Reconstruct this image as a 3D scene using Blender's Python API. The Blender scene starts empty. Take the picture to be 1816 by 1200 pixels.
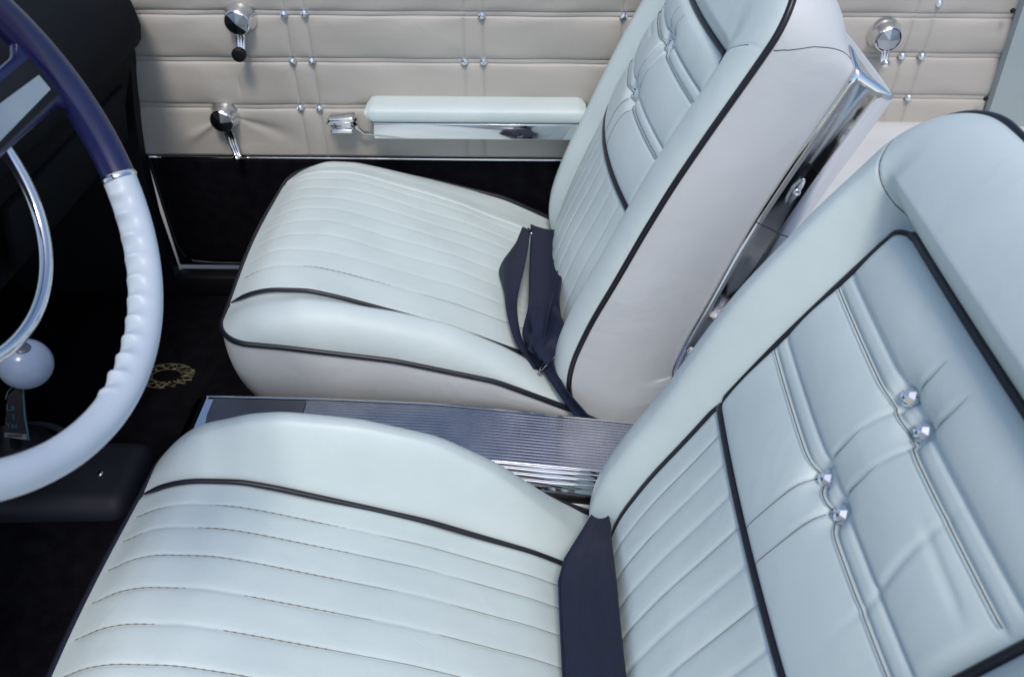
import bpy, bmesh, math, random
import numpy as np
from mathutils import Vector, Matrix
random.seed(7); rng = np.random.default_rng(7)
S = bpy.context.scene
R_ = math.radians
# ------------------------------------------------------------------ camera
cam_d = bpy.data.cameras.new('camera'); cam = bpy.data.objects.new('camera', cam_d); S.collection.objects.link(cam)
S.camera = cam
YAW, PITCH, FPX = R_(1.0), R_(40), 1460.0
C = np.array([0., -.85, 1.15])
FW = np.array([-math.sin(YAW)*math.cos(PITCH), math.cos(YAW)*math.cos(PITCH), -math.sin(PITCH)])
RT = np.cross(FW, [0, 0, 1.]); RT /= np.linalg.norm(RT); UP = np.cross(RT, FW)
cam.matrix_world = Matrix(((RT[0], UP[0], -FW[0], C[0]), (RT[1], UP[1], -FW[1], C[1]), (RT[2], UP[2], -FW[2], C[2]), (0, 0, 0, 1)))
cam_d.sensor_width = 36; cam_d.lens = FPX/1816*36; cam_d.clip_start = .02; cam_d.clip_end = 500
cam_d.dof.use_dof = True; cam_d.dof.focus_distance = 1.1; cam_d.dof.aperture_fstop = 8
# ------------------------------------------------------------------ world, sun, exposure
W = bpy.data.worlds.new('World'); S.world = W; W.use_nodes = True
nt = W.node_tree; sky = nt.nodes.new('ShaderNodeTexSky'); sky.sky_type = 'NISHITA'; sky.sun_disc = False
SUN_EL, SUN_AZ = R_(60), R_(176)      # azimuth from +Y towards +X
sky.sun_elevation = SUN_EL; sky.sun_rotation = SUN_AZ; sky.air_density = 1.0; sky.dust_density = 1.5; sky.ozone_density = 1.0
bg = nt.nodes['Background']; nt.links.new(sky.outputs[0], bg.inputs[0]); bg.inputs[1].default_value = .13
sd = bpy.data.lights.new('sun', 'SUN'); sun = bpy.data.objects.new('sun', sd); S.collection.objects.link(sun)
sd.energy = 1.35; sd.angle = R_(14); sd.color = (1, .95, .88)
dvec = Vector((math.cos(SUN_EL)*math.sin(SUN_AZ), math.cos(SUN_EL)*math.cos(SUN_AZ), math.sin(SUN_EL)))
sun.rotation_euler = dvec.to_track_quat('Z', 'Y').to_euler(); sun.location = dvec*5
S.view_settings.view_transform = 'Standard'; S.view_settings.look = 'None'; S.view_settings.gamma = 1
S.view_settings.exposure = 0.28; S.view_settings.use_curve_mapping = False
S.render.engine = 'CYCLES'

# ------------------------------------------------------------------ helpers
def ray(px, py): return FW + RT*(px-908)/FPX - UP*(py-600)/FPX
def at(px, py, **k):
    d = ray(px, py); ax, v = list(k.items())[0]; i = 'xyz'.index(ax)
    return C + d*(v-C[i])/d[i]
def curve(xs, ys, sm=.02, n=600):
    """smooth interpolant through control values"""
    g = np.linspace(min(xs)-.1, max(xs)+.1, n); v = np.interp(g, xs, ys)
    lo = (ys[1]-ys[0])/(xs[1]-xs[0]); hi = (ys[-1]-ys[-2])/(xs[-1]-xs[-2])
    v = np.where(g < xs[0], ys[0]+(g-xs[0])*lo, v); v = np.where(g > xs[-1], ys[-1]+(g-xs[-1])*hi, v)
    k = max(1, int(sm/(g[1]-g[0]))); ker = np.hanning(2*k+3); ker /= ker.sum()
    vp = np.pad(v, k+1, mode='reflect', reflect_type='odd'); v = np.convolve(vp, ker, 'valid')
    return lambda q: np.interp(q, g, v)

MATS = {}
def mat(name, col, rough=.5, metal=0., noise=None, bump=None, coat=0., spec=.5, aniso=0., bump2=None):
    if name in MATS: return MATS[name]
    m = bpy.data.materials.new(name); m.use_nodes = True; t = m.node_tree; b = t.nodes['Principled BSDF']
    b.inputs['Base Color'].default_value = (*col, 1); b.inputs['Roughness'].default_value = rough
    b.inputs['Metallic'].default_value = metal; b.inputs['Coat Weight'].default_value = coat
    b.inputs['Specular IOR Level'].default_value = spec; b.inputs['Anisotropic'].default_value = aniso
    tc = t.nodes.new('ShaderNodeTexCoord')
    if noise:
        sc, col2, rr = noise
        n = t.nodes.new('ShaderNodeTexNoise'); n.inputs['Scale'].default_value = sc; n.inputs['Detail'].default_value = 8
        t.links.new(tc.outputs['Object'], n.inputs['Vector'])
        r = t.nodes.new('ShaderNodeValToRGB'); r.color_ramp.elements[0].position = .35; r.color_ramp.elements[1].position = .68
        r.color_ramp.elements[0].color = (*col2, 1); r.color_ramp.elements[1].color = (*col, 1)
        t.links.new(n.outputs['Fac'], r.inputs[0]); t.links.new(r.outputs[0], b.inputs['Base Color'])
        mr = t.nodes.new('ShaderNodeMapRange'); mr.inputs[3].default_value = rough-rr; mr.inputs[4].default_value = rough+rr
        t.links.new(n.outputs['Fac'], mr.inputs[0]); t.links.new(mr.outputs[0], b.inputs['Roughness'])
    prev = None
    for bb in (bump, bump2):
        if not bb: continue
        kind, sc, st, dist = bb
        if kind == 'wave':
            n = t.nodes.new('ShaderNodeTexWave'); n.bands_direction = 'Y'; o = n.outputs['Fac']; n.inputs['Distortion'].default_value = .6
        elif kind == 'vor':
            n = t.nodes.new('ShaderNodeTexVoronoi'); n.feature = 'DISTANCE_TO_EDGE'; o = n.outputs['Distance']
        else:
            n = t.nodes.new('ShaderNodeTexNoise'); n.inputs['Detail'].default_value = 5; o = n.outputs['Fac']
            if kind == 'streak': n.inputs['Distortion'].default_value = 1.2
        n.inputs['Scale'].default_value = sc
        t.links.new(tc.outputs['Object'], n.inputs['Vector'])
        bm_ = t.nodes.new('ShaderNodeBump'); bm_.inputs['Strength'].default_value = st; bm_.inputs['Distance'].default_value = dist
        t.links.new(o, bm_.inputs['Height'])
        if prev: t.links.new(prev, bm_.inputs['Normal'])
        prev = bm_.outputs[0]
    if prev: t.links.new(prev, b.inputs['Normal'])
    MATS[name] = m; return m

LEATHER = mat('white_leather', (.665, .75, .735), .42, noise=(7, (.60, .685, .675), .05), bump=('vor', 700, .35, .0006), bump2=('streak', 14, .26, .005))
LEATHER_S = mat('side_leather', (.68, .70, .705), .45, noise=(5, (.62, .64, .65), .05), bump=('vor', 700, .3, .0006), bump2=('streak', 9, .4, .006))
DOORV = mat('door_vinyl', (.49, .46, .415), .45, noise=(5, (.44, .41, .37), .05), bump=('vor', 500, .35, .0007), bump2=('streak', 10, .4, .006))
PIPE = mat('dark_piping', (.012, .012, .02), .35, bump=('noise', 600, .2, .0004))
THREAD = mat('tan_thread', (.20, .18, .16), .8, bump=('noise', 900, .3, .0003))
CREASE = mat('crease_line', (.10, .11, .11), .8, bump=('noise', 900, .3, .0003))
CHROME = mat('chrome', (.80, .81, .82), .06, 1., bump=('noise', 30, .03, .001))
BRUSHED = mat('brushed_metal', (.46, .46, .50), .22, 1., noise=(25, (.38, .38, .43), .06), bump=('noise', 400, .1, .0003))
DULLM = mat('satin_metal', (.16, .165, .185), .34, .7, noise=(12, (.12, .125, .145), .06))
CARPET = mat('black_carpet', (.006, .006, .009), .95, noise=(40, (.002, .002, .004), 0.04), bump=('noise', 500, .9, .004), spec=.1)
ALU = mat('aluminium', (.40, .43, .47), .25, 1., noise=(40, (.48, .50, .54), .06))
BLACKV = mat('black_vinyl', (.008, .008, .011), .55, noise=(8, (.005, .005, .007), .1), bump=('vor', 500, .3, .0006), spec=.3)
DASHV = mat('dash_vinyl', (.007, .008, .010), .8, noise=(8, (.005, .006, .008), .1), bump=('vor', 500, .3, .0006), spec=.15)
NAVY = mat('navy_plastic', (.012, .014, .075), .28, noise=(30, (.010, .012, .06), .06), coat=.2)
WHEELW = mat('white_plastic', (.59, .66, .74), .40, noise=(14, (.53, .61, .70), .08), bump=('noise', 60, .1, .001))
KNOBW = mat('white_knob', (.26, .32, .43), .22, noise=(14, (.22, .28, .39), .08))
WEB = mat('navy_webbing', (.009, .017, .052), .62, noise=(60, (.006, .011, .034), .1), bump=('noise', 700, .6, .0006), bump2=('wave', 260, .8, .0008))
GOLD = mat('gold_thread', (.26, .24, .13), .7, .1, noise=(90, (.05, .045, .025), .1))
TEALP = mat('painted_panel', (.36, .42, .43), .45, noise=(6, (.32, .38, .39), .08), bump=('noise', 200, .1, .0005))
GROUND = mat('concrete', (.30, .27, .24), .9, noise=(2, (.24, .22, .20), .05), bump=('noise', 40, .4, .004))
TEALTXT = mat('teal_print', (.008, .07, .10), .5, noise=(60, (.008, .08, .11), .1))
PLATE = mat('grey_plate', (.16, .17, .19), .5, .3, noise=(60, (.10, .11, .13), .1))
m = mat('crystal', (.75, .80, .88), .04, .85); 

def mesh(name, vs, fs, m, parent=None, smooth=True, solid=0.):
    me = bpy.data.meshes.new(name)
    base = Vector((0, 0, 0)); q = parent
    while q is not None: base += q.location; q = q.parent
    vs = np.asarray(vs, float) - np.array(base)
    me.from_pydata([tuple(v) for v in vs], [], [tuple(int(i) for i in f) for f in fs]); me.update()
    if smooth: me.polygons.foreach_set('use_smooth', [True]*len(me.polygons))
    me.materials.append(m)
    o = bpy.data.objects.new(name, me); S.collection.objects.link(o)
    if parent: o.parent = parent
    if solid:
        md = o.modifiers.new('s', 'SOLIDIFY'); md.thickness = solid; md.offset = 0
    return o
class MB:
    def __init__(s): s.v = []; s.f = []
    def add(s, vs, fs):
        n = len(s.v); s.v += [tuple(map(float, q)) for q in vs]; s.f += [tuple(int(i)+n for i in q) for q in fs]; return s
    def build(s, name, m, parent=None, smooth=True, **k): return mesh(name, s.v, s.f, m, parent, smooth, **k)
def grid(P, flip=False, closev=False):
    P = np.asarray(P); a, b = P.shape[:2]; vs = P.reshape(-1, 3); fs = []
    for i in range(a-1):
        for j in range(b if closev else b-1):
            k = (j+1) % b
            q = (i*b+j, i*b+k, (i+1)*b+k, (i+1)*b+j)
            fs.append(q[::-1] if flip else q)
    return vs, fs
def tube(path, r, n=10, flat=None, cap=True):
    P = np.asarray(path, float); N = len(P); rr = np.broadcast_to(r, (N,))
    T = np.gradient(P, axis=0); T /= np.linalg.norm(T, axis=1)[:, None]+1e-12
    ref = np.array([0, 0, 1.]) if abs(T[0][2]) < .9 else np.array([1., 0, 0]); u = np.cross(T[0], ref); u /= np.linalg.norm(u)
    rings = []
    for i in range(N):
        u = u - T[i]*(u@T[i]); u /= np.linalg.norm(u); w = np.cross(T[i], u)
        a = np.linspace(0, 2*np.pi, n, endpoint=False)
        rings.append(P[i] + rr[i]*(np.cos(a)[:, None]*u + np.sin(a)[:, None]*w))
    vs, fs = grid(np.array(rings), closev=True)
    vs = list(map(tuple, vs))
    if cap: fs += [tuple(range(n)), tuple((N-1)*n+i for i in range(n))[::-1]]
    return vs, fs
def rbox(lo, hi, r=.004, seg=3, rot=None, pivot=None):
    bm = bmesh.new(); bmesh.ops.create_cube(bm, size=1)
    lo = Vector(lo); hi = Vector(hi); c = (lo+hi)/2; d = hi-lo
    for v in bm.verts: v.co = Vector((v.co.x*d.x, v.co.y*d.y, v.co.z*d.z))+c
    if r > 0: bmesh.ops.bevel(bm, geom=bm.edges[:], offset=r, segments=seg, profile=.5, affect='EDGES')
    if rot is not None:
        pv = Vector(pivot) if pivot is not None else c
        for v in bm.verts: v.co = rot @ (v.co-pv)+pv
    vs = [tuple(v.co) for v in bm.verts]; fs = [[v.index for v in f.verts] for f in bm.faces]; bm.free(); return vs, fs
def lathe(prof, c, axis, n=40, facets=None):
    """prof: list of (radius, height along axis)"""
    c = np.array(c, float); ax = np.array(axis, float); ax /= np.linalg.norm(ax)
    u = np.cross(ax, [0, 0, 1.] if abs(ax[2]) < .9 else [1., 0, 0]); u /= np.linalg.norm(u); w = np.cross(ax, u)
    a = np.linspace(0, 2*np.pi, n, endpoint=False)
    P = np.array([[c+ax*h+r*(math.cos(t)*u+math.sin(t)*w) for t in a] for r, h in prof])
    return grid(P, closev=True)
def prism(poly, off):
    """closed polygon (3D points) extruded by vector off"""
    n = len(poly); off = np.array(off, float); A = [np.array(p, float) for p in poly]
    vs = A+[p+off for p in A]; fs = [tuple(range(n))[::-1], tuple(range(n, 2*n))]
    fs += [(i, (i+1) % n, n+(i+1) % n, n+i) for i in range(n)]
    return vs, fs
def thing(name, label, cat, loc, group=None):
    o = bpy.data.objects.new(name, None); S.collection.objects.link(o); o.location = loc; o.empty_display_size = .05
    o['label'] = label; o['category'] = cat
    if group: o['group'] = group
    return o
def tag(o, label, cat, group=None):
    o['label'] = label; o['category'] = cat
    if group: o['group'] = group
    return o
def struct(o): o['kind'] = 'structure'; return o
def text_mesh(s, size):
    c = bpy.data.curves.new('t', 'FONT'); c.body = s; c.size = size; c.extrude = size*.02; c.align_x = 'CENTER'; c.align_y = 'CENTER'
    o = bpy.data.objects.new('t', c); S.collection.objects.link(o)
    me = bpy.data.meshes.new_from_object(o.evaluated_get(bpy.context.evaluated_depsgraph_get()))
    vs = [tuple(v.co) for v in me.vertices]; fs = [tuple(p.vertices) for p in me.polygons]
    bpy.data.objects.remove(o); bpy.data.meshes.remove(me); bpy.data.curves.remove(c); return vs, fs

# ------------------------------------------------------------------ setting
gd = struct(mesh('ground', [(-60, -60, -.26), (60, -60, -.26), (60, 60, -.26), (-60, 60, -.26)], [(0, 1, 2, 3)], GROUND, smooth=False))
fl = MB(); fl.add(*rbox((-1.25, -.78, -.05), (1.35, .72, 0), .01))
fv, ff = grid([[(x, y, .001+.10*math.exp(-(y/.11)**4)*(1 if x > -.5 else math.exp(-((x+.5)/.9)**2))) for y in np.linspace(-.70, .685, 70)] for x in np.linspace(-1.15, 1.2, 60)], flip=True)
fl.add(fv, ff)
struct(fl.build('floor', CARPET))
mat_o = thing('floor_mat', 'black carpet mat with gold embroidered oval emblem in front of the passenger seat', 'floor mat', (-.72, .37, .004))
mesh('mat_pad', *rbox((-1.0, .13, .004), (-.52, .62, .018), .006), CARPET, mat_o)
em = MB(); ec = at(296, 666, z=.021)
for k in range(34):
    a = (k+.35*math.sin(k*2.7))/34*2*math.pi
    r0, r1 = .56+.05*math.sin(k*2.1), 1.0+.04*math.sin(k*1.7)
    tw = .45*math.sin(k*1.9)
    pth = [ec+np.array([.055*rr*math.cos(a+tw*(rr-.8)*3), .036*rr*math.sin(a+tw*(rr-.8)*3), .0008*math.sin((rr-r0)/(r1-r0)*math.pi)]) for rr in np.linspace(r0, r1, 7)]
    em.add(*tube(pth, .0011+.0005*math.sin(k*1.3), 6))
for rr in (.55, 1.0):
    em.add(*tube([ec+np.array([.055*rr*math.cos(a)*(1+.03*math.sin(7*a)), .036*rr*math.sin(a), 0]) for a in np.linspace(.3, 1.55*math.pi, 60)], .0009, 6))
em.build('emblem', GOLD, mat_o)

# ------------------------------------------------------------------ seat
WS = .565     # seat width
EB = .09      # bolster width
zc = curve([-.47, -.44, -.40, -.34, -.295, -.2, -.118, .017, .066, .14], [.352, .364, .373, .372, .360, .328, .300, .238, .208, .165], .025)
ze = curve([-.50, -.45, -.369, -.198, -.042, .124], [.337, .336, .328, .303, .262, .180], .03)
bmp = curve([-.47, -.40, -.3, -.2, -.1, -.03, .03, .10], [.0, .004, .020, .036, .042, .036, .014, 0], .03)
PITCHP = .0415
def rnd(t): t = np.clip(t, 0, 1); return np.sqrt(1-(1-t)**2)
def sstep(t): t = np.clip(t, 0, 1); return t*t*(3-2*t)
XF = -.478
def xfront(s):
    r = np.where(s > WS/2, .085, .055); e = np.minimum(s, WS-s)
    c = np.where(e < r, r-np.sqrt(np.maximum(r*r-(r-e)**2, 0)), 0)
    return XF + c + .010*sstep((np.abs(s-WS/2)-.0)/.28)*0 - .006*np.cos(np.clip((s-WS/2)/WS*2*np.pi*1.0, -np.pi, np.pi))
def pleat(s, depth, lines):
    d = np.min(np.abs(s[..., None]-np.array(lines)), axis=-1)
    return -depth*.8*np.exp(-(d/.0016)**2) - depth*.55*np.exp(-(d/.007)**2)
LINES = [EB+PITCHP*(k+1) for k in range(8)]
bmp_d = curve([-.47, -.42, -.37, -.3, -.2, -.1, -.03, .03, .10], [.008, .026, .044, .070, .092, .095, .076, .037, 0], .03)
LIN_P = [.150, .195, .240, .283, .325, .366, .405, .445]
LIN_D = [.139, .174, .213, .255, .298, .341, .383, .424]
def cush_z(x, s, soft=1.):
    drv = soft >= 1; EB = .100 if drv else .09; LN = LIN_D if drv else LIN_P
    e = np.minimum(s, WS-s); f = x-xfront(s)
    q = np.clip((s-WS/2)/(WS/2-EB), -1, 1)
    inner = zc(x) + (.012 if drv else .008)*(1-q**2)*sstep((x+.50)/.1)
    t = e/EB
    crown = zc(x)+np.where(s < WS/2, bmp_d(x) if drv else bmp(x), .1*bmp(x)-(0 if drv else .012))
    bol = crown*1.0 - (crown-zc(x)+.003)*sstep((t-.5)/.5)
    H = np.where(e < EB, bol, inner)
    H = H + np.where(e >= EB, pleat(s, .0016*soft, LN)*sstep((f-.002)/.03), 0)
    H = H - .0035*np.exp(-((e-EB)/.005)**2)
    z0 = ze(x)
    return z0 + (H-z0)*rnd(e/.048)*rnd((f+.0005)/.062)**.9
XR = .135
def seat(name, label, sg, dx, lean, soft, back_h=1.0, extra_label=None):
    root = thing(name, label, 'car seat', (-.17, sg*(.10+WS/2), .02), 'bucket seats on each side of the console')
    Y = lambda s: sg*(.10+s)
    fl_ = sg < 0
    # --- cushion top
    nu, nv = 150, 300
    b = np.linspace(0, 1, nv); s = WS*b
    # denser at edges
    s = WS*(.5-.5*np.cos(np.pi*b))*.25 + s*.75
    a = (np.linspace(0, 1, nu))**1.25
    Sg, A = np.meshgrid(s, a); X = xfront(Sg)+(XR-xfront(Sg))*A
    Z = cush_z(X, Sg, soft)
    # gentle sat-in creases
    Z = Z + .0016*np.sin(X*31+Sg*9)*np.sin(Sg*23+X*5)*sstep((Sg)/.05)*sstep((WS-Sg)/.05)*sstep((X-xfront(Sg))/.06)
    P = np.stack([X, Y(Sg), Z], -1); v, f = grid(P, flip=not fl_)
    cushion = mesh('cushion', v, f, LEATHER, root)
    # --- rim path (rear inboard -> front -> rear outboard)
    rim = [(x, 0.) for x in np.linspace(XR, xfront(np.array(.0)), 60)]
    rim += [(float(xfront(np.array(q))), q) for q in (WS*(.5-.5*np.cos(np.linspace(0, np.pi, 120))))[1:-1]]
    rim += [(x, WS) for x in np.linspace(float(xfront(np.array(WS))), XR, 60)]
    rim = np.array(rim); rz = ze(rim[:, 0])
    cx, cs = -.17, WS/2
    rows = []
    for w in np.linspace(0, 1, 14):
        ins = .045*w**1.6 - .010*math.sin(w*math.pi)
        d = np.stack([rim[:, 0]-cx, rim[:, 1]-cs], -1)
        nx = np.sign(d[:, 0])*np.clip((np.abs(d[:, 0])-.22)/.09, 0, 1)*(d[:, 0] < 0); ny = np.sign(d[:, 1])*np.clip((np.abs(d[:, 1])-(cs-.06))/.05, 0, 1)
        rows.append(np.stack([rim[:, 0]-nx*ins, Y(rim[:, 1]-ny*ins), rz - w*(rz-.135)*1.0], -1))
    v, f = grid(rows, flip=fl_)
    skirt = mesh('cushion_skirt', v, f, LEATHER_S, root)
    mesh('seat_base', *rbox((-.36, min(Y(.07), Y(WS-.07)), .0), (.10, max(Y(.07), Y(WS-.07)), .16), .01), BLACKV, root)
    # --- piping of cushion
    mb = MB(); mb.add(*tube([(x-.001*0, Y(q)-sg*0, z+.002) for (x, q), z in zip(rim, rz)], .0046)); mb.build('edge_piping', PIPE, cushion)
    for q in (.100 if sg < 0 else .09,):
        xs = np.linspace(float(xfront(np.array(q)))+.006, XR-.03, 80); zz = cush_z(xs, np.full_like(xs, q), soft)
        mb = MB(); mb.add(*tube([(x, Y(q), z+.0032) for x, z in zip(xs, zz)], np.clip(.0035*np.minimum((xs-xs[0])/.03+.3, 1), 0, .0035))); mb.build('insert_piping', PIPE, cushion)
    for q in (LIN_D if sg < 0 else LIN_P[:1]):
        xs = np.linspace(float(xfront(np.array(q)))+.016, XR-.04, 260); zz = cush_z(xs, np.full_like(xs, q), soft)
        rr = .00035+.00042*np.maximum(np.sin(xs*2*math.pi/.009), 0)*(xs < -.2)
        if sg > 0: rr = rr*.8
        mesh('stitching', *tube([(c, Y(q), z+.0007) for c, z in zip(xs, zz)], rr, 5), THREAD, cushion)
    # --- backrest profile
    ex = np.array([.155, .120, .088, .076, .082, .106, .137, .167, .199, .233, .266, .290, .306, .318]) ; ez = np.array([.10, .155, .205, .255, .309, .385, .460, .538, .614, .685, .751, .800, .838, .866])
    if sg < 0: ez[-3:] = [.806, .840, .864]; ex[-1] = .322
    px_ = ex+dx; pz_ = ez.copy()
    cl, sl = math.cos(lean), math.sin(lean); x0, z0 = .09, .25
    px_, pz_ = x0+(px_-x0)*cl+(pz_-z0)*sl, z0-(px_-x0)*sl+(pz_-z0)*cl
    hh = np.concatenate([[0], np.cumsum(np.hypot(np.diff(px_), np.diff(pz_)))]); H = hh[-1]
    fx, fz = curve(hh, px_, .05), curve(hh, pz_, .05)
    def hz(z): return float(np.interp(z, ez, hh))
    hP, hA, hB, hT = hz(.515), hz(.605+.004*(sg < 0)), hz(.688+.004*(sg < 0)), hz(.745+.018*(sg < 0))
    def nrm(h):
        tx, tz = fx(h+.004)-fx(h-.004), fz(h+.004)-fz(h-.004); L = np.hypot(tx, tz)
        return -tz/L, tx/L
    RC = .075 if sg > 0 else .095
    def marg(h): # corner inset + slight taper
        c = np.where(h > H-RC, RC-np.sqrt(np.maximum(RC**2-(h-(H-RC))**2, 0)), 0); return c + .003*sstep((h-.2)/.45)
    S1, S2 = .268, .308
    hA += .006*(sg < 0); hB += .005*(sg < 0)
    BUT = [(hA-.006, .274), (hA-.002, .316), (hB+.004, .262), (hB, .297)]; BR = 1. if sg < 0 else .45
    BA, BBd = .0085, .0085; CV = .032 if sg > 0 else .010; BO = 0 if sg > 0 else .018
    def g_off(h, s):
        m_ = marg(h); e = np.minimum(s-m_, WS-m_-s); et = np.minimum(s, WS-s); q = np.clip((s-WS/2)/(WS/2-EB), -1, 1)
        up = sstep((h-hT+.002)/.03)
        bol = (.026+BO*sstep((h-.33)/.25))*(1-sstep((et-EB*.5)/(EB*.5))) -.002
        conv = CV*(1-q**2)*(1-.35*h/H)
        ins = conv
        low = h < hP
        ple = pleat(s, .0022*soft, LINES)*sstep((h-.05)/.05)
        bandA, bandB = (hA-BA, hA+BA), (hB-BBd, hB+BBd)
        dline = np.minimum.reduce([np.abs(h-v_) for v_ in (*bandA, *bandB)])
        cell = np.select([h < bandA[0], h < bandA[1], h < bandB[0], h < bandB[1]],
                         [(h-hP)/(bandA[0]-hP), .5+0*h, (h-bandA[1])/(bandB[0]-bandA[1]), .5+0*h], (h-bandB[1])/(hT-bandB[1]))
        inb = ((h > bandA[0]) & (h < bandA[1])) | ((h > bandB[0]) & (h < bandB[1]))
        puff = np.where(inb, .001, (.0075 if sg < 0 else .0055)*np.maximum(np.sin(np.clip(cell, 0, 1)*np.pi), 0)**.6)
        vn = np.exp(-(np.minimum(np.abs(s-S1), np.abs(s-S2))/.0022)**2)*.0022 + np.exp(-((s-(S1+S2)/2)/.03)**2)*.002
        near = np.exp(-(np.minimum(np.abs(h-hA), np.abs(h-hB))/.035)**2)
        tuft = puff - .0035*np.exp(-(dline/.0022)**2) - vn*near*1.6 - .0
        for (bh, bs) in BUT: tuft = tuft - .011*np.exp(-(((h-bh)**2+(s-bs)**2)/.013**2))
        wr = .0022*np.exp(-((h-hB+.028+.05*(s-.42))/.004)**2)*sstep((s-.36)/.04)*sstep((.46-s)/.03) + .002*np.exp(-((s-.40+(h-hA)*.25)/.004)**2)*np.exp(-((h-hA-.03)/.05)**2)
        tuft = tuft-wr
        edge_ = sstep((WS/2-EB-np.abs(s-WS/2))/.018)
        body = np.where(low, ple, tuft*edge_)
        body = body - .005*np.exp(-((h-hP)/.006)**2)
        insert = (ins+body)
        bor = -.004*np.exp(-((et-EB)/.005)**2)
        lowr = np.where(et < EB, bol, insert)+bor
        head = .024+BO*.6+CV*.2*(1-np.clip(np.abs(q), 0, 1)**2)
        lowr = lowr - .008*np.exp(-((h-hT)/.008)**2)*(et >= EB*.9)
        upb = sstep((h-hT+.06)/.14); up = np.where(et < EB, upb+(up-upb)*sstep((et-EB*.55)/(EB*.45)), up)
        G = lowr*(1-up)+head*up
        G = G - .0015*np.exp(-((h-(hT+.004+.045*sstep((EB-et)/EB)))/.0018)**2)*(et < EB)
        G = G*(rnd(e/.045)*(1-upb)+upb*rnd(e/.06))*rnd((H-h)/.085)
        return G
    def bp(h, s, lift=0.):
        h = np.asarray(h, float); s = np.asarray(s, float); nx, nz = nrm(h); G = g_off(h, s)+lift
        return np.stack([fx(h)+nx*G, Y(s), fz(h)+nz*G], -1)
    nu, nv = 330, 260
    h = np.linspace(0, H, nu); h = H*np.linspace(0, 1, nu)
    h = np.sort(np.concatenate([h, H-RC*(1-np.cos(np.linspace(0, np.pi/2, 40)))]))
    b = np.linspace(0, 1, nv); b = (.5-.5*np.cos(np.pi*b))*.3+b*.7
    Hh, Bb = np.meshgrid(h, b, indexing='ij'); Mg = marg(Hh); Sg = Mg+(WS-2*Mg)*Bb
    P = bp(Hh, Sg); v, f = grid(P, flip=fl_)
    back = mesh('backrest', v, f, LEATHER, root)
    # --- outline
    hs = np.concatenate([np.linspace(0, H-RC, 70), H-RC+RC*np.sin(np.linspace(0, np.pi/2, 24))[1:]])
    out = [(q, float(marg(np.array(q)))) for q in hs]
    mt = out[-1][1]
    out += [(H, q) for q in np.linspace(mt, WS-mt, 40)[1:-1]] + [(q, WS-w_) for q, w_ in out[::-1]]
    out = np.array(out)
    th = lambda h: .178-.073*np.clip(h/H, 0, 1)
    def wall(w0, w1, n, bulge, extra=0.):
        rows = []
        for w in np.linspace(0, 1, n):
            nx, nz = nrm(out[:, 0]); d = w0(out[:, 0])*(1-w)+w1(out[:, 0])*w
            bu = bulge*math.sin(w*math.pi)+extra
            os_ = np.clip((out[:, 1]-WS/2)/(WS/2-.08), -1, 1); os_ = np.sign(os_)*np.abs(os_)**3
            top = sstep((out[:, 0]-(H-RC))/RC)
            tx, tz = nz, -nx
            ins = -.012*(d/.15); it = -.045*(d/.11)**1.4
            hx = fx(out[:, 0])-nx*d+tx*(bu+it)*top; hzv = fz(out[:, 0])-nz*d+tz*(bu+it)*top
            rows.append(np.stack([hx, Y(out[:, 1]+os_*(bu+ins)), hzv], -1))
        return rows
    z_ = lambda h: 0*h
    v, f = grid(wall(z_, th, 16, .010), flip=not fl_); side = mesh('backrest_side', v, f, LEATHER_S, root)
    th2 = lambda h: th(h)+.064
    r2 = wall(th, th2, 6, .0); v, f = grid(r2, flip=not fl_)
    mb = MB(); mb.add(v, f)
    # rear shell, closed in to a bulging back
    last = np.array(r2[-1]); n = len(last)//2; L = last[:n]; Rr = last[::-1][:n]
    rows = []
    for w in np.linspace(0, 1, 24):
        p = L*(1-w)+Rr*w; p = p.copy(); nx, nz = nrm(out[:n, 0]); bu = .014*math.sin(w*math.pi)**.6
        p[:, 0] -= nx*bu; p[:, 2] -= nz*bu; rows.append(p)
    v, f = grid(rows, flip=not fl_); mb.add(v, f); mb.build('back_shell', LEATHER_S, root)
    # --- chrome side trims
    for side_ in (0, 1):
        idx = [i for i, (q, w_) in enumerate(out) if (w_ < WS/2) == (side_ == 0) and .06 < q < H-.008]
        prof = [(0, .0005), (0, .004), (.15, .0065), (.3, .0068), (.55, .0125), (.85, .0125), (.97, .009), (1., .004), (1., -.002)]
        so = -1 if side_ == 0 else 1
        base0 = np.array(wall(th, th, 2, 0)[0])[idx]; base1 = np.array(r2[-1])[idx]
        ctr = np.array([0, 0, 0])
        topf = sstep((out[idx, 0]-(H-RC))/RC)
        nx, nz = nrm(out[idx, 0])
        rows = []
        for w, hgt in prof:
            p = base0*(1-w)+base1*w
            hgt = hgt*rnd((out[idx, 0]*0+H-.002-out[idx, 0])/.03) if hgt > .001 else hgt
            p = p.copy(); p[:, 1] += sg*so*hgt*(1-.6*topf); p[:, 0] += nz*hgt*topf; p[:, 2] += -nx*hgt*topf; rows.append(p)
        rows = np.array(rows)
        v, f = grid(rows, flip=(not fl_) ^ (side_ == 1)); mb = MB(); mb.add(v, f)
        for en in (0, -1): mb.add(rows[:, en], [tuple(range(len(prof)))])
        tr = mb.build('chrome_trim', CHROME, root, solid=.0006)
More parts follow.
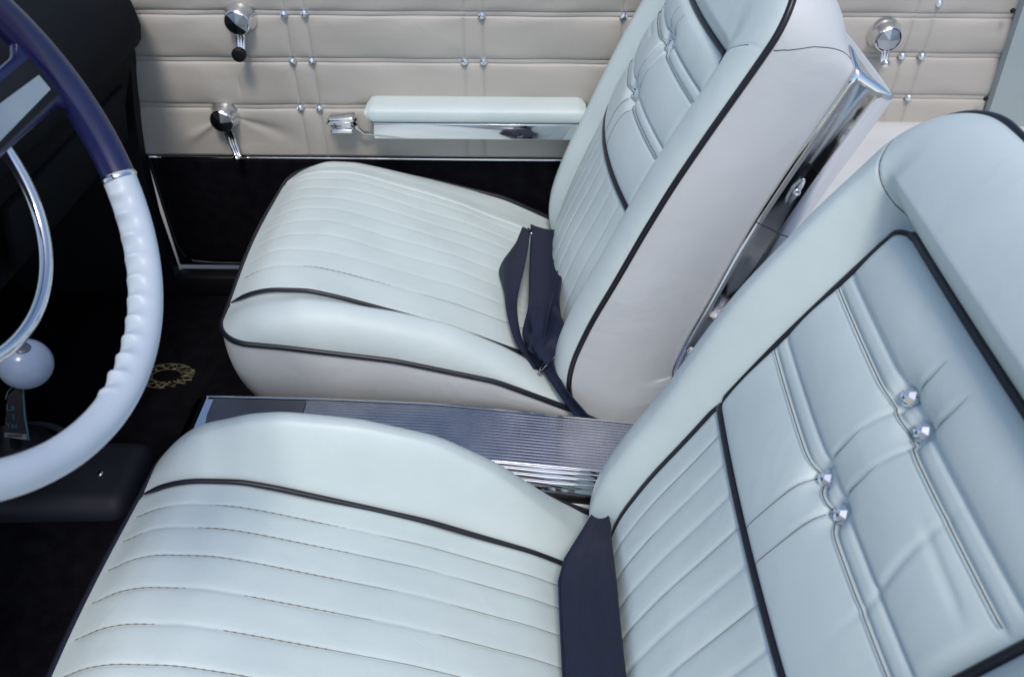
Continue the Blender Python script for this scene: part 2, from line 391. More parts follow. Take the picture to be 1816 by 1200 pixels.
        if side_ == 0:
            k = int(np.argmin(np.abs(rows[4][:, 2]-.600)))
            c = rows[3][k]*.6+rows[4][k]*.4
            mb = MB(); mb.add(*lathe([(0, .0016), (.0022, .0018), (.0026, .0034), (.0045, .0034), (.0052, .0022), (.0056, .001), (.0056, -.002)], c, (0, -sg, 0), 24)); mb.build('bolt', CHROME, tr)
            kj = int(np.argmin(np.abs(rows[2][:, 2]-.556))); p0, p1 = rows[2][kj], rows[7][kj]
            p0 = p0.copy(); p1 = p1.copy(); 
            mb = MB(); mb.add(*tube([rows[q][kj]+[0, -sg*.0002, 0] for q in range(1, 8)], .0008, 6)); mb.build('trim_joint', PIPE, tr)
            dv = rows[4][k+3]-rows[4][k-3]; dv /= np.linalg.norm(dv); pv = np.cross(dv, [0, 1, 0])
            mb = MB(); mb.add(*grid([[c+dv*.021*math.cos(t)*math.sin(w)+pv*.0095*math.sin(t)*math.sin(w)+np.array([0, -sg, 0])*.0015*math.cos(w) for t in np.linspace(0, 2*math.pi, 28, endpoint=False)] for w in np.linspace(0.02, math.pi/2+.3, 10)], closev=True)); mb.build('latch_plate', CHROME, tr)
            mb = MB(); mb.add(*tube([c+dv*.020+pv*.006+[0, -sg*.003, 0], c+dv*.032+pv*.008+[0, -sg*.003, 0], c+dv*.040+pv*.005+[0, -sg*.002, 0]], np.array([.0015, .003, .001]), 8)); mb.build('latch_slot', BLACKV, tr)
            # seam running over the side panel
            hq = hT+.050; WR = wall(z_, th, 24, .010, .0003); sm = []
            for iw, row in enumerate(WR):
                w = iw/23; ii = int(np.argmin(np.abs(out[:len(out)//2, 0]-(hq+.052*w+.006*math.sin(w*math.pi))))); sm.append(row[ii])
            sm = np.array(sm); sm = np.array([sm[max(q-2, 0):q+3].mean(0) for q in range(24)])
            mb = MB(); mb.add(*tube(sm, .0006, 5)); mb.build('seam_lines', CREASE, side)
    # --- piping of backrest
    nx, nz = nrm(out[:, 0]); pp = np.stack([fx(out[:, 0])+nx*.001, Y(out[:, 1]), fz(out[:, 0])+nz*.001], -1)
    mb = MB(); mb.add(*tube(pp, .0044)); mb.build('edge_piping', PIPE, back)
    rc = .03; hs_ = np.linspace(.03, hT-rc, 70); path = [(q, EB) for q in hs_]
    path += [(hT-rc+rc*math.sin(t), EB+rc-rc*math.cos(t)) for t in np.linspace(0, math.pi/2, 12)[1:]]
    path += [(hT, q) for q in np.linspace(EB+rc, WS-EB-rc, 50)[1:-1]] + [(q, WS-w_) for q, w_ in path[::-1]]
    path = np.array(path); pp = bp(path[:, 0], path[:, 1], .0022)
    mid = (path[:, 1] > EB+.02) & (path[:, 1] < WS-EB-.02)
    rr = np.where(mid & (path[:, 0] > hT-.03), .0046, np.where(path[:, 1] > WS/2, .0042, .0028))
    mb = MB(); mb.add(*tube(pp, rr)); mb.build('insert_piping', PIPE, back)
    ss = np.linspace(EB+.003, WS-EB-.003, 70); mb = MB(); mb.add(*tube(bp(np.full_like(ss, hP), ss, .0035), .0044)); mb.build('cross_piping', PIPE, back)
    mb = MB()
    for bd in (hA-BA, hA+BA, hB-BBd, hB+BBd):
        ss = np.linspace(EB+.012, WS-EB-.012, 80); mb.add(*tube(bp(np.full_like(ss, bd), ss, .0002), .0006, 5))
    for q in (S1, S2):
        for h0, h1 in ((hP+.006, hA-.012), (hA+.010, hA+.055), (hB+.012, hB+.050)):
            hv = np.linspace(h0, h1, 20); mb.add(*tube(bp(hv, np.full_like(hv, q)+.004*np.sin((hv-h0)/(h1-h0)*math.pi), .0001), np.linspace(.0004, .0006, 20) if h0 < hA-.02 else np.linspace(.0005, .0001, 20), 5))
    for sd_ in (0, 1):
        et = np.linspace(EB, .022, 20); hv = hT+.004+.045*sstep((EB-et)/EB); sv = et if sd_ == 0 else WS-et
        mb.add(*tube(bp(hv, sv, .0002), .0006, 5))
    if sg < 0:
        for q in LINES:
            hv = np.linspace(.06, hP-.008, 60); mb.add(*tube(bp(hv, np.full_like(hv, q), .0001), .00045, 5))
    mb.build('seam_lines', CREASE, back)
    # --- crystal buttons
    for bh, bs in BUT:
        c = bp(np.array(bh), np.array(bs)); nx, nz = nrm(np.array(bh)); ax = (float(nx), 0, float(nz))
        o = mesh('button', *lathe([(.0, .0115*BR**.5), (.0045*BR, .0105*BR**.5), (.0082*BR, .0066*BR**.5), (.0094*BR, .0036), (.0088*BR, -.004)], c, ax, 7), MATS['crystal'], back, smooth=False)
    # hinge bracket at the foot of the backrest
    bx = .10+dx
    mesh('hinge_bracket', *rbox((bx+.02, min(Y(.012), Y(WS-.012)), .03), (bx+.11, max(Y(.012), Y(WS-.012)), .20), .01), BLACKV, root)
    return root, bp, (H, hP, hA, hB, hT)

seat('bucket_seat', 'white passenger bucket seat beside the door, folded navy belt lying in its crease', 1, -.004, 0, .6)
seat('bucket_seat', 'white driver bucket seat nearest the camera, large tufted backrest with crystal buttons', -1, .038, R_(4.8), 1.0)

# ------------------------------------------------------------------ console
cz = curve([-.60, -.48, -.30, -.13, .16, .45], [.268, .268, .265, .257, .222, .185], .05)
con = thing('center_console', 'ribbed chrome centre console running between the two white seats', 'console', (-.15, 0, .08))
XC0, XC1 = -.485, .42
prof = []    # (y, dz)
nr = 17
for k in range(nr*6+1):
    y = .052-(.052+.050)*k/(nr*6); prof.append((y, .0014*abs(math.sin(k/6*math.pi))**.6))
xs = np.linspace(-.33, XC1, 90)
mesh('ribbed_top', *grid([[(x, y, cz(x)+dz*(.25+.75*float(sstep((x+.20)/.22)))) for y, dz in prof] for x in xs]), BRUSHED, con)
xs2 = np.linspace(XC0+.012, -.331, 24)
mesh('smooth_inlay', *grid([[(x, y*(1-.0*(i)), cz(x)+.0006) for y in np.linspace(.050, max(-.050, .050-.16*rnd((x-XC0-.01)/.08)), 20)] for i, x in enumerate(xs2)]), DULLM, con)
edge = [(.056, -.02), (.057, -.004), (.0545, .002), (.052, .001)]
mesh('far_rail', *grid([[(x, y, cz(x)+dz) for y, dz in edge] for x in np.linspace(XC0, XC1, 80)]), CHROME, con)
near = [(-.0495, -.0005)]
for c_y, c_z, r in ((-.0535, .0005, .004), (-.0605, -.003, .004), (-.0665, -.008, .004), (-.0715, -.0145, .004)):
    for t in np.linspace(R_(110), R_(-20+0), 8): near.append((c_y-r*math.cos(t)*.9, c_z+r*math.sin(t)))
near += [(-.077, -.020), (-.078, -.026), (-.0735, -.028)]
near = [(-.0495, -.001)]+[(-.05-.024*u, -.019*u**1.5+.0032*abs(math.sin(u*4*math.pi))**.6) for u in np.linspace(0, 1, 49)]+[(-.077, -.021), (-.0785, -.026), (-.0765, -.030), (-.071, -.031)]
mesh('beaded_rail', *grid([[(x, y, cz(x)+dz) for y, dz in near] for x in np.linspace(XC0, XC1, 80)]), CHROME, con)
# smooth chrome deck and rounded nose at the front end
deck = [[(x, y, cz(x)-.0012) for y in np.linspace(.054, -.052, 12)] for x in np.linspace(XC0, -.325, 10)]
nose = []
for t in np.linspace(0, 1, 26):
    a = t*R_(100); r = .05
    nose.append([(XC0-.03*math.sin(min(a, math.pi/2)) - .0*t + .05*max(0, t-.5), y, cz(XC0)-.0012-.035*(1-math.cos(min(a, math.pi/2)))-.10*max(0, t-.62)) for y in np.linspace(.056, -.078, 18)])
mb = MB(); mb.add(*grid(nose, flip=True)); mb.add(*grid(deck)); mb.build('chrome_nose', CHROME, con)
mb = MB(); mb.add(*grid([[(x, y, z) for y, z in ((-.071, cz(x)-.030), (-.069, cz(x)-.044))] for x in np.linspace(XC0, XC1, 60)]))
mb.build('black_reveal', BLACKV, con)
mb = MB()
mb.add(*grid([[(x, y, z) for y, z in ((-.069, cz(x)-.043), (-.082, cz(x)-.045), (-.084, cz(x)-.05), (-.086, .10))] for x in np.linspace(XC0+.01, XC1, 60)]))
mb.add(*grid([[(x, y, z) for y, z in ((.056, cz(x)-.02), (.060, .10))] for x in np.linspace(XC0+.01, XC1, 60)], flip=True)); mb.build('console_side', LEATHER_S, con)
mesh('plinth', *rbox((-.49, -.078, .03), (.42, .052, .205), .01), BLACKV, con)

# ------------------------------------------------------------------ door
door = thing('car_door', 'beige quilted passenger door with armrest, two window cranks and crystal buttons', 'car door', (-.25, .72, .02))
def quilt(x0, x1, z0, z1, HS, VS, y0, amp=.006, slant=None, nx=760, nz=480):
    xs = np.linspace(x0, x1, nx); zs = np.linspace(z0, z1, nz); Xg, Zg = np.meshgrid(xs, zs, indexing='ij')
    dh = np.min(np.abs(Zg[..., None]-np.array([q for h in HS for q in (h-.0045, h+.0045)])), -1)
    vls = [q for v_ in VS for q in v_]
    if vls: dv = np.min(np.abs(Xg[..., None]-np.array(vls)), -1)
    else: dv = np.full_like(dh, 1)
    hb = np.min(np.abs(Zg[..., None]-np.array(HS)), -1)
    p = amp*(.75*(1-np.exp(-(np.maximum(hb-.0045, 0)/.006)))+.25*(1-np.exp(-(hb/.03)**2))); p = p*(1-.5*np.exp(-(dv/.007)))
    p -= .0016*np.exp(-(dh/.0012)**2)+.0018*np.exp(-(dv/.0015)**2)
    # puckers
    p += .0013*np.sin(Xg*38+3*np.sin(Zg*25))*np.exp(-(hb/.02)**2) + .0016*np.sin(Xg*17+Zg*31)*np.sin(Zg*22+1)
    dd = np.hypot(Xg+.60, (Zg-.43)); an = np.arctan2(Zg-.43, Xg+.60)
    p += .004*np.exp(-((an+2.6)/.12)**2)*np.exp(-((dd-.07)/.04)**2)-.004*np.exp(-((an+.35)/.14)**2)*np.exp(-((dd-.08)/.05)**2)
    p -= .003*np.exp(-((Xg+.563-.06*(Zg-.48))/.004)**2)*np.exp(-((Zg-.49)/.018)**2)
    p *= sstep((Xg-x0)/.006)*sstep((x1-Xg)/.006)*sstep((Zg-z0)/.006)
    Yg = y0-p
    return np.stack([Xg, Yg, Zg], -1)
HS = [.630, .541, .446]; VS = [(-.450, -.411), (-.118, -.082), (.179, .216)]
P = quilt(-.795, .335, .338, .80, HS, VS, .702)
pan = mesh('door_panel', *grid(P, flip=True), DOORV, door)
mb = MB(); mb.add(*rbox((-.80, .7115, .05), (.338, .79, .82), .004)); mb.build('door_shell', BLACKV, door)
mesh('lower_panel', *rbox((-.77, .692, .078), (.33, .7100, .331), .004), CARPET, door)
mb = MB()
mb.add(*tube([(x, .698, .3345) for x in np.linspace(-.785, .335, 40)], .0028, 8)); mb.build('chrome_moulding', CHROME, door)
mb = MB(); mb.add(*tube([(-.785, .699, .333), (-.787, .699, .30), (-.786, .697, .20), (-.783, .695, .12), (-.773, .695, .088), (-.755, .695, .074), (-.70, .695, .070), (.33, .695, .068)], .0013, 8)); mb.build('edge_trim', DULLM, door)
def button_at(x, z, y=.698, proto=[None]):
    if proto[0] is None:
        o = mesh('button', *lathe([(0, .007), (.0035, .0062), (.0062, .004), (.0072, .0015), (.0070, -.004)], (x, y, z), (0, -1, .12), 8), MATS['crystal'], pan, smooth=False); proto[0] = (o, x, y, z); return
    o, a, b_, c_ = proto[0]; c = o.copy(); S.collection.objects.link(c); c.parent = pan; c.location = (x-a, y-b_, z-c_)
for i, v_ in enumerate(VS):
    for x in v_:
        for z in HS:
            if (abs(x+.118) < .002 and z > .6) or (x > -.2 and z < .5): continue
            button_at(x+random.uniform(-.0015, .0015), z+random.uniform(-.0015, .0015))
# armrest
def armpad():
    rows = []
    for x in np.linspace(-.312, .118, 50):
        t = min(x+.312, .118-x); k = float(rnd(t/.018)); yc_, zc_ = .668, .4585; pr = []
        for a in np.linspace(0, 2*math.pi, 28, endpoint=False):
            ca, sa = math.cos(a), math.sin(a); pw = .55
            pr.append((x, yc_+.036*(.72+.28*k)*np.sign(ca)*abs(ca)**pw, zc_+.0165*(.25+.75*k)*np.sign(sa)*abs(sa)**pw))
        rows.append(pr)
    v, f = grid(rows, closev=True); v = list(map(tuple, v)); n = 28
    return v, f+[tuple(range(n)), tuple(range(49*n, 50*n))[::-1]]
arm = mesh('armrest', *armpad(), LEATHER, door)
mesh('chrome_strip', *rbox((-.298, .638, .4085), (.114, .70, .4425), .003), CHROME, arm)
mesh('shadow_gap', *rbox((-.302, .645, .441), (.112, .70, .4445), .0008), BLACKV, arm)
# inside door handle
hd = MB()
def blade(p0, p1, w, r): return tube([p0, (p0*.75+p1*.25)+[0, -.002, 0], (p0+p1)/2+[0, -.003, 0], p1], np.array([w*.5, w, w, w*.85]), 12)
c0 = at(583, 218, y=.672); c1 = at(626, 212, y=.668)
hd.add(*rbox((c0[0], .658, c0[2]+.004), (c1[0]+.004, .690, c0[2]+.016), .005, rot=Matrix.Rotation(R_(-4), 3, 'Y')))
hd.add(*rbox((c0[0]+.004, .660, c0[2]-.017), (c1[0]-.002, .684, c0[2]-.007), .0035, rot=Matrix.Rotation(R_(14), 3, 'X')))
hd.add(*tube([(c0[0]+.003, .672, c0[2]+.008), (c0[0]-.002, .673, c0[2]), (c0[0]+.006, .676, c0[2]-.006)], .0045, 10))
hpath = [at(626, 214, y=.672), at(632, 226, y=.674), at(645, 236, y=.678), at(665, 239, y=.684), at(684, 237, y=.69)]
hd.add(*tube(hpath, np.array([.008, .005, .0045, .004, .003]), 12)); hd.add(*rbox((c0[0]+.01, .67, c0[2]-.008), (c1[0]-.005, .70, c0[2]+.009), .003))
hd.build('door_handle', CHROME, door)
# window cranks
def crank(parent, x, z, y, ang, ln, knob=True, r=.0265, m2=DULLM):
    rt = MB(); rt.add(*lathe([(r*1.12, 0), (r*1.14, .004), (r*1.0, .010), (r*.92, .014), (r*.90, .028), (r*.86, .031), (r*.80, .032)], (x, y, z), (0, -1, 0), 44))
    o = rt.build('window_crank', CHROME, parent)
    mesh('hub_cap', *lathe([(r*.80, .0315), (r*.76, .0325), (.0004, .0375)], (x, y, z), (0, -1, 0), 8), ALU, o, smooth=False)
    a0 = np.array([x, y-.022, z]); d = np.array([math.sin(ang), -.0, -math.cos(ang)]); e = a0+d*ln
    pr = np.array([d[2], 0, -d[0]])
    am = MB(); 
    for sgn in (-1, 1): am.add(*tube([a0+pr*sgn*.007, a0+d*ln*.5+pr*sgn*.0058+[0, .003, 0], e+pr*sgn*.004+[0, .001, 0]], .0035, 8))
    am.add(*tube([a0+[0, .004, 0], a0+d*ln*.5+[0, .005, 0], e+[0, .003, 0]], .0045, 8))
    am.build('crank_arm', CHROME, o)
    kn = MB()
    if knob: kn.add(*lathe([(.005, 0), (.0065, -.004+.008), (.0125, .012), (.0135, .018), (.0130, .023), (.010, .025), (.0003, .0235)], e, (0, -1, 0), 32)); kn.build('crank_knob', BLACKV, o)
    else:
        kn.add(*lathe([(.004, -.002), (.006, .001), (.005, .006), (.0075, .010), (.0075, .013), (.0003, .015)], e, (0, -1, .2), 24)); kn.build('crank_knob', CHROME, o)
    return o
def crank_px(parent, px, py, kx, ky, knob, r=.0265):
    p = at(px, py, y=.700); q = at(kx, ky, y=.678); v_ = q-at(px, py-0, y=.678)
    f0 = at(px, py, y=.672); cc = at(px, py, y=.682)
    e = at(kx, ky, y=.66); dx_, dz_ = e[0]-cc[0], e[2]-cc[2]
    return crank(parent, cc[0], cc[2], .700, math.atan2(dx_, -dz_), math.hypot(dx_, dz_), knob, r)
crank_px(door, 423, 37, 424, 97, True); crank_px(door, 396, 211, 418, 286, False)

# ------------------------------------------------------------------ rear quarter
qp = thing('rear_side_panel', 'beige quilted rear side panel behind the passenger seat with its own crank', 'side panel', (.62, .72, .42))
HQ = [.632, .558, .476]; VQ = [(.711, .748)]
P = quilt(.345, .905, .415, .80, HQ, VQ, .702, nx=380, nz=400); pq = mesh('quilted_panel', *grid(P, flip=True), DOORV, qp)
mesh('panel_backing', *rbox((.345, .7115, .05), (1.25, .78, .82), .003), BLACKV, qp)
for x, z in ((.711, .558), (.748, .558), (.748, .476), (.748, .655)):
    mesh('button', *lathe([(0, .007), (.0035, .0062), (.0062, .004), (.0072, .0015), (.0070, -.004)], (x, .698, z), (0, -1, .12), 8), MATS['crystal'], pq, smooth=False)
crank_px(qp, 1572, 66, 1573, 118, False, .027)
# painted pillar trim
pt = thing('pillar_trim', 'pale teal painted trim panel with dark screws at the right edge', 'trim panel', (1.0, .70, .40))
mesh('panel', *prism([(.905, .697, .42), (.893, .697, .60), (.880, .697, .82), (1.25, .697, .82), (1.25, .697, .42)], (0, -.02, 0)), TEALP, pt, smooth=False)
for px, py in ((1797, 20), (1749, 176)):
    p = at(px, py, y=.676); mesh('screw', *lathe([(.0003, .0018), (.0035, .0014), (.0045, 0), (.0045, -.002)], (p[0], .677, p[2]), (0, -1, 0), 16), BLACKV, pt)
# rear seat
rs = thing('rear_bench', 'white rear bench seat just visible behind the front seats', 'car seat', (.85, 0, .02))
def bench():
    rows = []
    for y in np.linspace(-.66, .69, 60):
        e = min(y+.66, .69-y); k = float(rnd(e/.05)); pr = []
        for t in np.linspace(0, 1, 50):
            if t < .3: x, z = .43, .12+(.27)*t/.3
            else:
                u = (t-.3)/.7; x = .43+.68*u; z = .39+.037*float(rnd(u/.12))-.02*max(0, u-.6)
            pr.append((x, y+.012, .12+(z+.006-.12)*(.97+.03*k)))
        rows.append(pr)
    return grid(rows, flip=True)
mesh('bench_cushion', *bench(), LEATHER_S, rs)
mesh('bench_back', *rbox((1.10, -.66, .36), (1.22, .67, .80), .04, 5, rot=Matrix.Rotation(R_(12), 3, 'Y')), LEATHER_S, rs)

# ------------------------------------------------------------------ dashboard and kick panel
dash = thing('dashboard', 'black padded dashboard ending at the front edge of the passenger door', 'dashboard', (-.9, 0, .45))
rows = []
for y in np.linspace(-.74, .684, 40):
    dxx = -.02*sstep((.5-y)/1.0) - .02*sstep((y-.66)/.03)
    pr = [(-.725, .545), (-.716, .585), (-.706, .600), (-.700, .625), (-.704, .655), (-.722, .685), (-.76, .705), (-.85, .72), (-1.2, .73)]
    pr = [(-.79, .40), (-.775, .47), (-.745, .54), (-.728, .583), (-.716, .588)] + pr[2:]
    rows.append([(x+dxx, y, z) for x, z in pr])
rows = np.array(rows); mb = MB(); mb.add(*grid(rows, flip=True)); mb.add(rows[-1], [tuple(range(len(rows[-1])))]); mb.build('dash_pad', DASHV, dash)
mesh('glovebox_lid', *rbox((-.766, .16, .425), (-.752, .60, .535), .004, rot=Matrix.Rotation(R_(14), 3, 'Y')), DASHV, dash)
kp = tag(mesh('kick_panel', *prism([(-1.2, .700, .0), (-.797, .700, .0), (-.797, .700, .06), (-.800, .700, .20), (-.790, .700, .34), (-.772, .700, .45), (-.74, .700, .60), (-1.2, .700, .60)], (0, -.030, 0)), BLACKV, smooth=False),
         'black kick panel in the footwell ahead of the door', 'trim panel')
tag(mesh('firewall', *rbox((-1.22, -.74, 0), (-1.17, .70, .72), .01), CARPET), 'black carpeted wall at the front of the footwell', 'bulkhead')
tag(mesh('door_sill', *rbox((-.79, .655, .005), (.60, .692, .058), .006), BLACKV), 'grey metal sill strip under the black lower edge of the door', 'door sill')

# ------------------------------------------------------------------ steering wheel
G = .416; WC = np.array([-.397, -.382, .880]); WN = np.array([math.cos(G), 0, math.sin(G)]); WU = np.array([-math.sin(G), 0, math.cos(G)]); WY = np.array([0, 1., 0])
wh = thing('steering_wheel', 'white and navy steering wheel with chrome horn ring at the left edge', 'steering wheel', tuple(WC-WN*.06))
def wp(r, a, d=0.): return WC+WY*r*math.cos(a)+WU*r*math.sin(a)+WN*d
def rim(a0, a1, n, grips):
    rows = []
    for a in np.linspace(a0, a1, n):
        deg = math.degrees(a); gr = 0
        if grips:
            ph = (deg+30)/6.1; w = float(sstep((-32-deg)/3)*sstep((deg+96)/4)); gr = .0038*w*abs(math.cos(ph*math.pi)) - .0025*w
        pr = []
        for t in np.linspace(0, 2*math.pi, 24, endpoint=False):
            ct, st = math.cos(t), math.sin(t)
            rr = .0135*ct
            if ct < 0: rr += gr*abs(ct)**5*1.7
            pr.append(wp((.1985)+rr, a, .0145*st))
        rows.append(pr)
    return grid(rows, closev=True)
mesh('white_rim', *rim(R_(-150), R_(-29.6), 300, True), WHEELW, wh)
mesh('navy_rim', *rim(R_(-28.6), R_(208.6), 200, False), NAVY, wh)
for a in (-29.1, 209.1):
    mesh('rim_collar', *tube([wp((.1985), R_(a-.75)), wp((.1985), R_(a)), wp((.1985), R_(a+.75))], np.array([.0145, .0158, .0145]), 24), CHROME, wh)
mesh('horn_ring', *(lambda P: grid(P, closev=True))([[wp(.1205+.0048*math.cos(t)*(1.0), a, -.025+.005*math.sin(t)) for t in np.linspace(0, 2*math.pi, 16, endpoint=False)] for a in np.linspace(R_(-174), R_(-6), 160)]), CHROME, wh)
for sgn, nm in ((1, 0), (-1, 1)):
    def sp(r, lat, d): return WC+WY*sgn*r+WU*lat+WN*d
    rows = []
    for r in np.linspace(.03, .195, 30):
        wdt = .020+.004*(r/.19)+.012*sstep((r-.17)/.025); dd = -.022*(1-sstep((r-.05)/.14))*0
        rows.append([sp(r, wdt*math.cos(t), -.004+.007*np.sign(math.sin(t))*abs(math.sin(t))**.5) for t in np.linspace(0, 2*math.pi, 20, endpoint=False)])
    o = mesh('spoke', *grid(rows, closev=True), NAVY, wh)
    bx = MB(); P0 = [[sp(r, l, .0042) for l in (-.0105, .0105)] for r in np.linspace(.05, .176, 8)]
    A = [sp(.05, -.0165, .0034), sp(.178, -.0165, .0034), sp(.178, .0165, .0034), sp(.05, .0165, .0034)]
    bx.add(*prism(A, WN*.0012)); bx.build('spoke_recess', BLACKV, o, smooth=False)
    A = [sp(.05, -.0125, .005), sp(.168, -.0090, .005), sp(.168, .004, .005), sp(.05, .009, .005)]
    bx = MB(); bx.add(*prism(A, WN*.003)); bx.build('spoke_inlay', BRUSHED, o, smooth=False)
mesh('hub', *lathe([(.0003, .026), (.03, .022), (.042, .012), (.046, 0), (.045, -.05)], WC, WN, 40), NAVY, wh)
sc = tag(mesh('steering_column', *tube([WC-WN*.05, WC-WN*.15, WC-WN*.42], np.array([.036, .040, .045]), 28), BLACKV), 'black steering column behind the wheel', 'steering column')

# ------------------------------------------------------------------ shifter
sh = thing('gear_shifter', 'floor gear lever with white ball knob and chrome ringed base behind the wheel', 'gear lever', (-.80, .05, .07))
kc = C+ray(45, 645)*.985
mesh('gear_knob', *lathe([(.0305*math.sin(t), -.0305*math.cos(t)) for t in np.linspace(.01, math.pi-.01, 30)], kc, (.3, .2, 1), 40), KNOBW, sh)
bs = at(30, 800, z=.13)
mesh('knob_badge', *lathe([(.0085, -.003), (.0085, .0012), (.007, .002), (.0003, .0025)], kc+np.array([.30, -.12, .93])/np.linalg.norm([.30, -.12, .93])*.0295, (.30, -.12, .93), 24), DULLM, sh)
mesh('lever', *tube([kc-[0, 0, .02], kc*.6+bs*.4+[-.015, 0, 0], bs], np.array([.006, .0065, .008]), 14), BLACKV, sh)
rows = []
mesh('bezel_ring', *(lambda P: grid(P, closev=True))([[np.array([bs[0]+(.085+.006*math.cos(t))*math.cos(a), bs[1]+(.062+.006*math.cos(t))*math.sin(a), .13+.005*math.sin(t)]) for t in np.linspace(0, 2*math.pi, 12, endpoint=False)] for a in np.linspace(0, 2*math.pi, 70)]), DULLM, sh)
mesh('boot', *lathe([(.060, 0), (.055, .012), (.035, .03), (.018, .05), (.009, .075)], (bs[0], bs[1], .125), (.1, 0, 1), 30), BLACKV, sh)
HOUS = mat('housing_plastic', (.008, .009, .018), .6, noise=(10, (.006, .007, .013), .1), bump=('noise', 400, .2, .0004))
bb = mesh('shifter_housing', *rbox((-1.02, -.050, .02), (-.62, .100, .128), .030, 6), HOUS, sh)
p = at(178, 838, z=.130); mesh('screw', *lathe([(.0003, .004), (.004, .0035), (.006, .001), (.006, -.003)], (p[0], p[1], .1275), (0, 0, 1), 20), BRUSHED, sh)
# hanging tag on the lever
tg = thing('lever_tag', 'small black hanging tag with teal writing below the white knob', 'tag', tuple(kc-[0, 0, .09]))
def tagpt(px, py): return C+ray(px, py)*(1.0)
A = [tagpt(16, 700), tagpt(30, 688), tagpt(42, 690), tagpt(52, 780), tagpt(8, 772)]
nrmv = -FW
mb = MB(); mb.add(*prism(A, nrmv*.002)); mb.build('tag_card', BLACKV, tg, smooth=False)
def put_text(s, px, py, hpx, m_, name, lift=.0035):
    v, f = text_mesh(s, 1.0); o_ = tagpt(px, py)+nrmv*lift; k = hpx/FPX
    mesh(name, [o_+RT*(a*.98-b_*.06)*k+UP*(b_*1.0)*k+nrmv*c_*k for a, b_, c_ in v], f, m_, tg, smooth=False)
put_text('La', 22, 722, 17, TEALTXT, 'lettering'); put_text('S', 27, 739, 13, TEALTXT, 'lettering'); put_text('Yes', 24, 754, 14, TEALTXT, 'lettering')
A = [tagpt(11, 766), tagpt(50, 769), tagpt(50, 779), tagpt(11, 774)]
mb = MB(); mb.add(*prism([q+nrmv*.0022 for q in A], nrmv*.001)); mb.build('tag_plate', PLATE, tg, smooth=False)
put_text('HHHBIBI', 30, 772, 7, BLACKV, 'lettering', .0042)
mb = MB(); mb.add(*tube([tagpt(42, 690)+nrmv*.001, tagpt(47, 735)+nrmv*.004, tagpt(52, 780)+nrmv*.001], .0011, 6))
mb.add(*tube([tagpt(22, 686), tagpt(14, 694), tagpt(10, 708)], .0008, 6)); mb.build('tag_border', TEALTXT, tg)

# ------------------------------------------------------------------ seat belts
def ribbon(L, Rr, n=60, th=.0022, wave=0., sub=10):
    L = np.array(L); Rr = np.array(Rr); t = np.linspace(0, 1, len(L)); u = np.linspace(0, 1, n)
    def cr(P):
        out = np.stack([np.interp(u, t, P[:, i]) for i in range(3)], -1); k = 5; ker = np.hanning(2*k+3); ker /= ker.sum()
        return np.stack([np.convolve(np.pad(out[:, i], k+1, mode='reflect', reflect_type='odd'), ker, 'valid') for i in range(3)], -1)
    L, Rr = cr(L), cr(Rr); rows = []
    for i in range(n):
        d = Rr[i]-L[i]; tn = (L[min(i+1, n-1)]+Rr[min(i+1, n-1)])-(L[max(i-1, 0)]+Rr[max(i-1, 0)]); nn = np.cross(d, tn); nn /= np.linalg.norm(nn)+1e-9
        rows.append([L[i]+d*w+nn*(wave*math.sin(w*math.pi)+.0003*math.sin(w*60)) for w in np.linspace(0, 1, sub)])
    return grid(rows)
dbelt = thing('seat_belt', 'navy webbing belt lying along the crease of the nearer white driver seat', 'seat belt', tuple(at(1045, 1000, z=.25)), 'navy seat belts lying in the seat creases')
Lp = [(1062, 893, .252), (1030, 945, .262), (1002, 990, .268), (991, 1030, .266), (994, 1100, .262), (999, 1200, .258), (1004, 1290, .254)]
Rp = [(1074, 893, .272), (1082, 930, .285), (1084, 965, .300), (1092, 1030, .318), (1098, 1100, .318), (1109, 1200, .318), (1120, 1290, .318)]
mesh('webbing', *ribbon([at(a, b_, z=c) for a, b_, c in Lp], [at(a, b_, z=c) for a, b_, c in Rp], 90, wave=.004, sub=24), WEB, dbelt, solid=.002)
for nm, Q in (('a', Lp), ('b', Rp)):
    mesh('selvedge', *tube([at(a, b_, z=c+.0008) for a, b_, c in Q], .0013, 6), WEB, dbelt)
pbelt = thing('seat_belt', 'folded navy belt loop with metal buckle on the far passenger seat', 'seat belt', tuple(at(965, 560, z=.25)), 'navy seat belts lying in the seat creases')
Lp = [(941, 398, .300), (940, 440, .300), (938, 500, .30), (937, 545, .30), (925, 590, .275), (935, 625, .265), (950, 655, .25)]
Rp = [(999, 404, .335), (1000, 440, .335), (998, 480, .335), (991, 530, .33), (995, 570, .31), (997, 610, .29), (968, 655, .26)]
mesh('webbing', *ribbon([at(a, b_, z=c) for a, b_, c in Lp], [at(a, b_, z=c) for a, b_, c in Rp], 90, wave=.009, sub=18), WEB, pbelt, solid=.002)
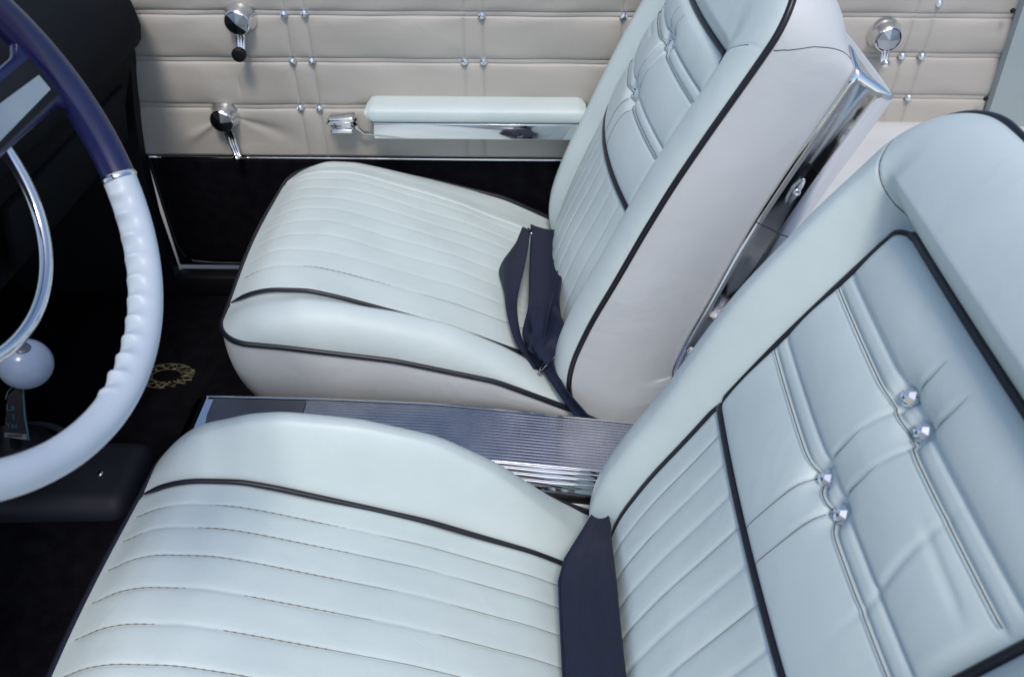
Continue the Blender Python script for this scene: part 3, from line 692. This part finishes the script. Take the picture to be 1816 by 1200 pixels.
Lp = [(927, 412, .290), (915, 438, .287), (892, 462, .283), (884, 482, .281), (892, 508, .280), (900, 535, .278), (904, 565, .275), (912, 600, .27), (928, 630, .26), (948, 655, .25)]
Rp = [(940, 412, .300), (938, 434, .308), (934, 456, .313), (929, 480, .314), (922, 506, .310), (917, 532, .300), (918, 565, .285), (924, 600, .275), (942, 632, .262), (956, 655, .252)]
mesh('folded_webbing', *ribbon([at(a, b_, z=c) for a, b_, c in Lp], [at(a, b_, z=c) for a, b_, c in Rp], 90, wave=-.012, sub=14), WEB, pbelt, solid=.002)
Lp = [(930, 600, .285), (950, 625, .290), (972, 650, .275)]; Rp = [(985, 540, .350), (1001, 575, .335), (1000, 610, .300)]
mesh('folded_webbing', *ribbon([at(a, b_, z=c) for a, b_, c in Lp], [at(a, b_, z=c) for a, b_, c in Rp], 40, wave=.006, sub=12), WEB, pbelt, solid=.002)
Lp = [(938, 555, .318), (944, 590, .305), (936, 620, .285)]; Rp = [(982, 520, .345), (972, 560, .335), (958, 640, .280)]
mesh('folded_webbing', *ribbon([at(a, b_, z=c) for a, b_, c in Lp], [at(a, b_, z=c) for a, b_, c in Rp], 40, wave=.010, sub=12), WEB, pbelt, solid=.002)
Lp = [(962, 655, .258), (985, 690, .245), (1020, 740, .215)]; Rp = [(978, 640, .272), (1003, 690, .258), (1050, 744, .222)]
mesh('strap_tail', *ribbon([at(a, b_, z=c) for a, b_, c in Lp], [at(a, b_, z=c) for a, b_, c in Rp], 40, wave=.003, sub=10), WEB, pbelt, solid=.002)
mb = MB()
mb.add(*tube([at(956, 660, z=.262), at(966, 648, z=.268), at(984, 628, z=.278), at(998, 610, z=.288)], .0038, 8))
mb.add(*tube([at(998, 610, z=.288), at(999, 597, z=.292), at(996, 588, z=.292)], .0018, 8)); mb.build('buckle', CHROME, pbelt)
mb = MB(); mb.add(*tube([at(930, 410, z=.298), at(937, 406, z=.302), at(942, 412, z=.304)], .0026, 8)); mb.build('clip', CHROME, pbelt)
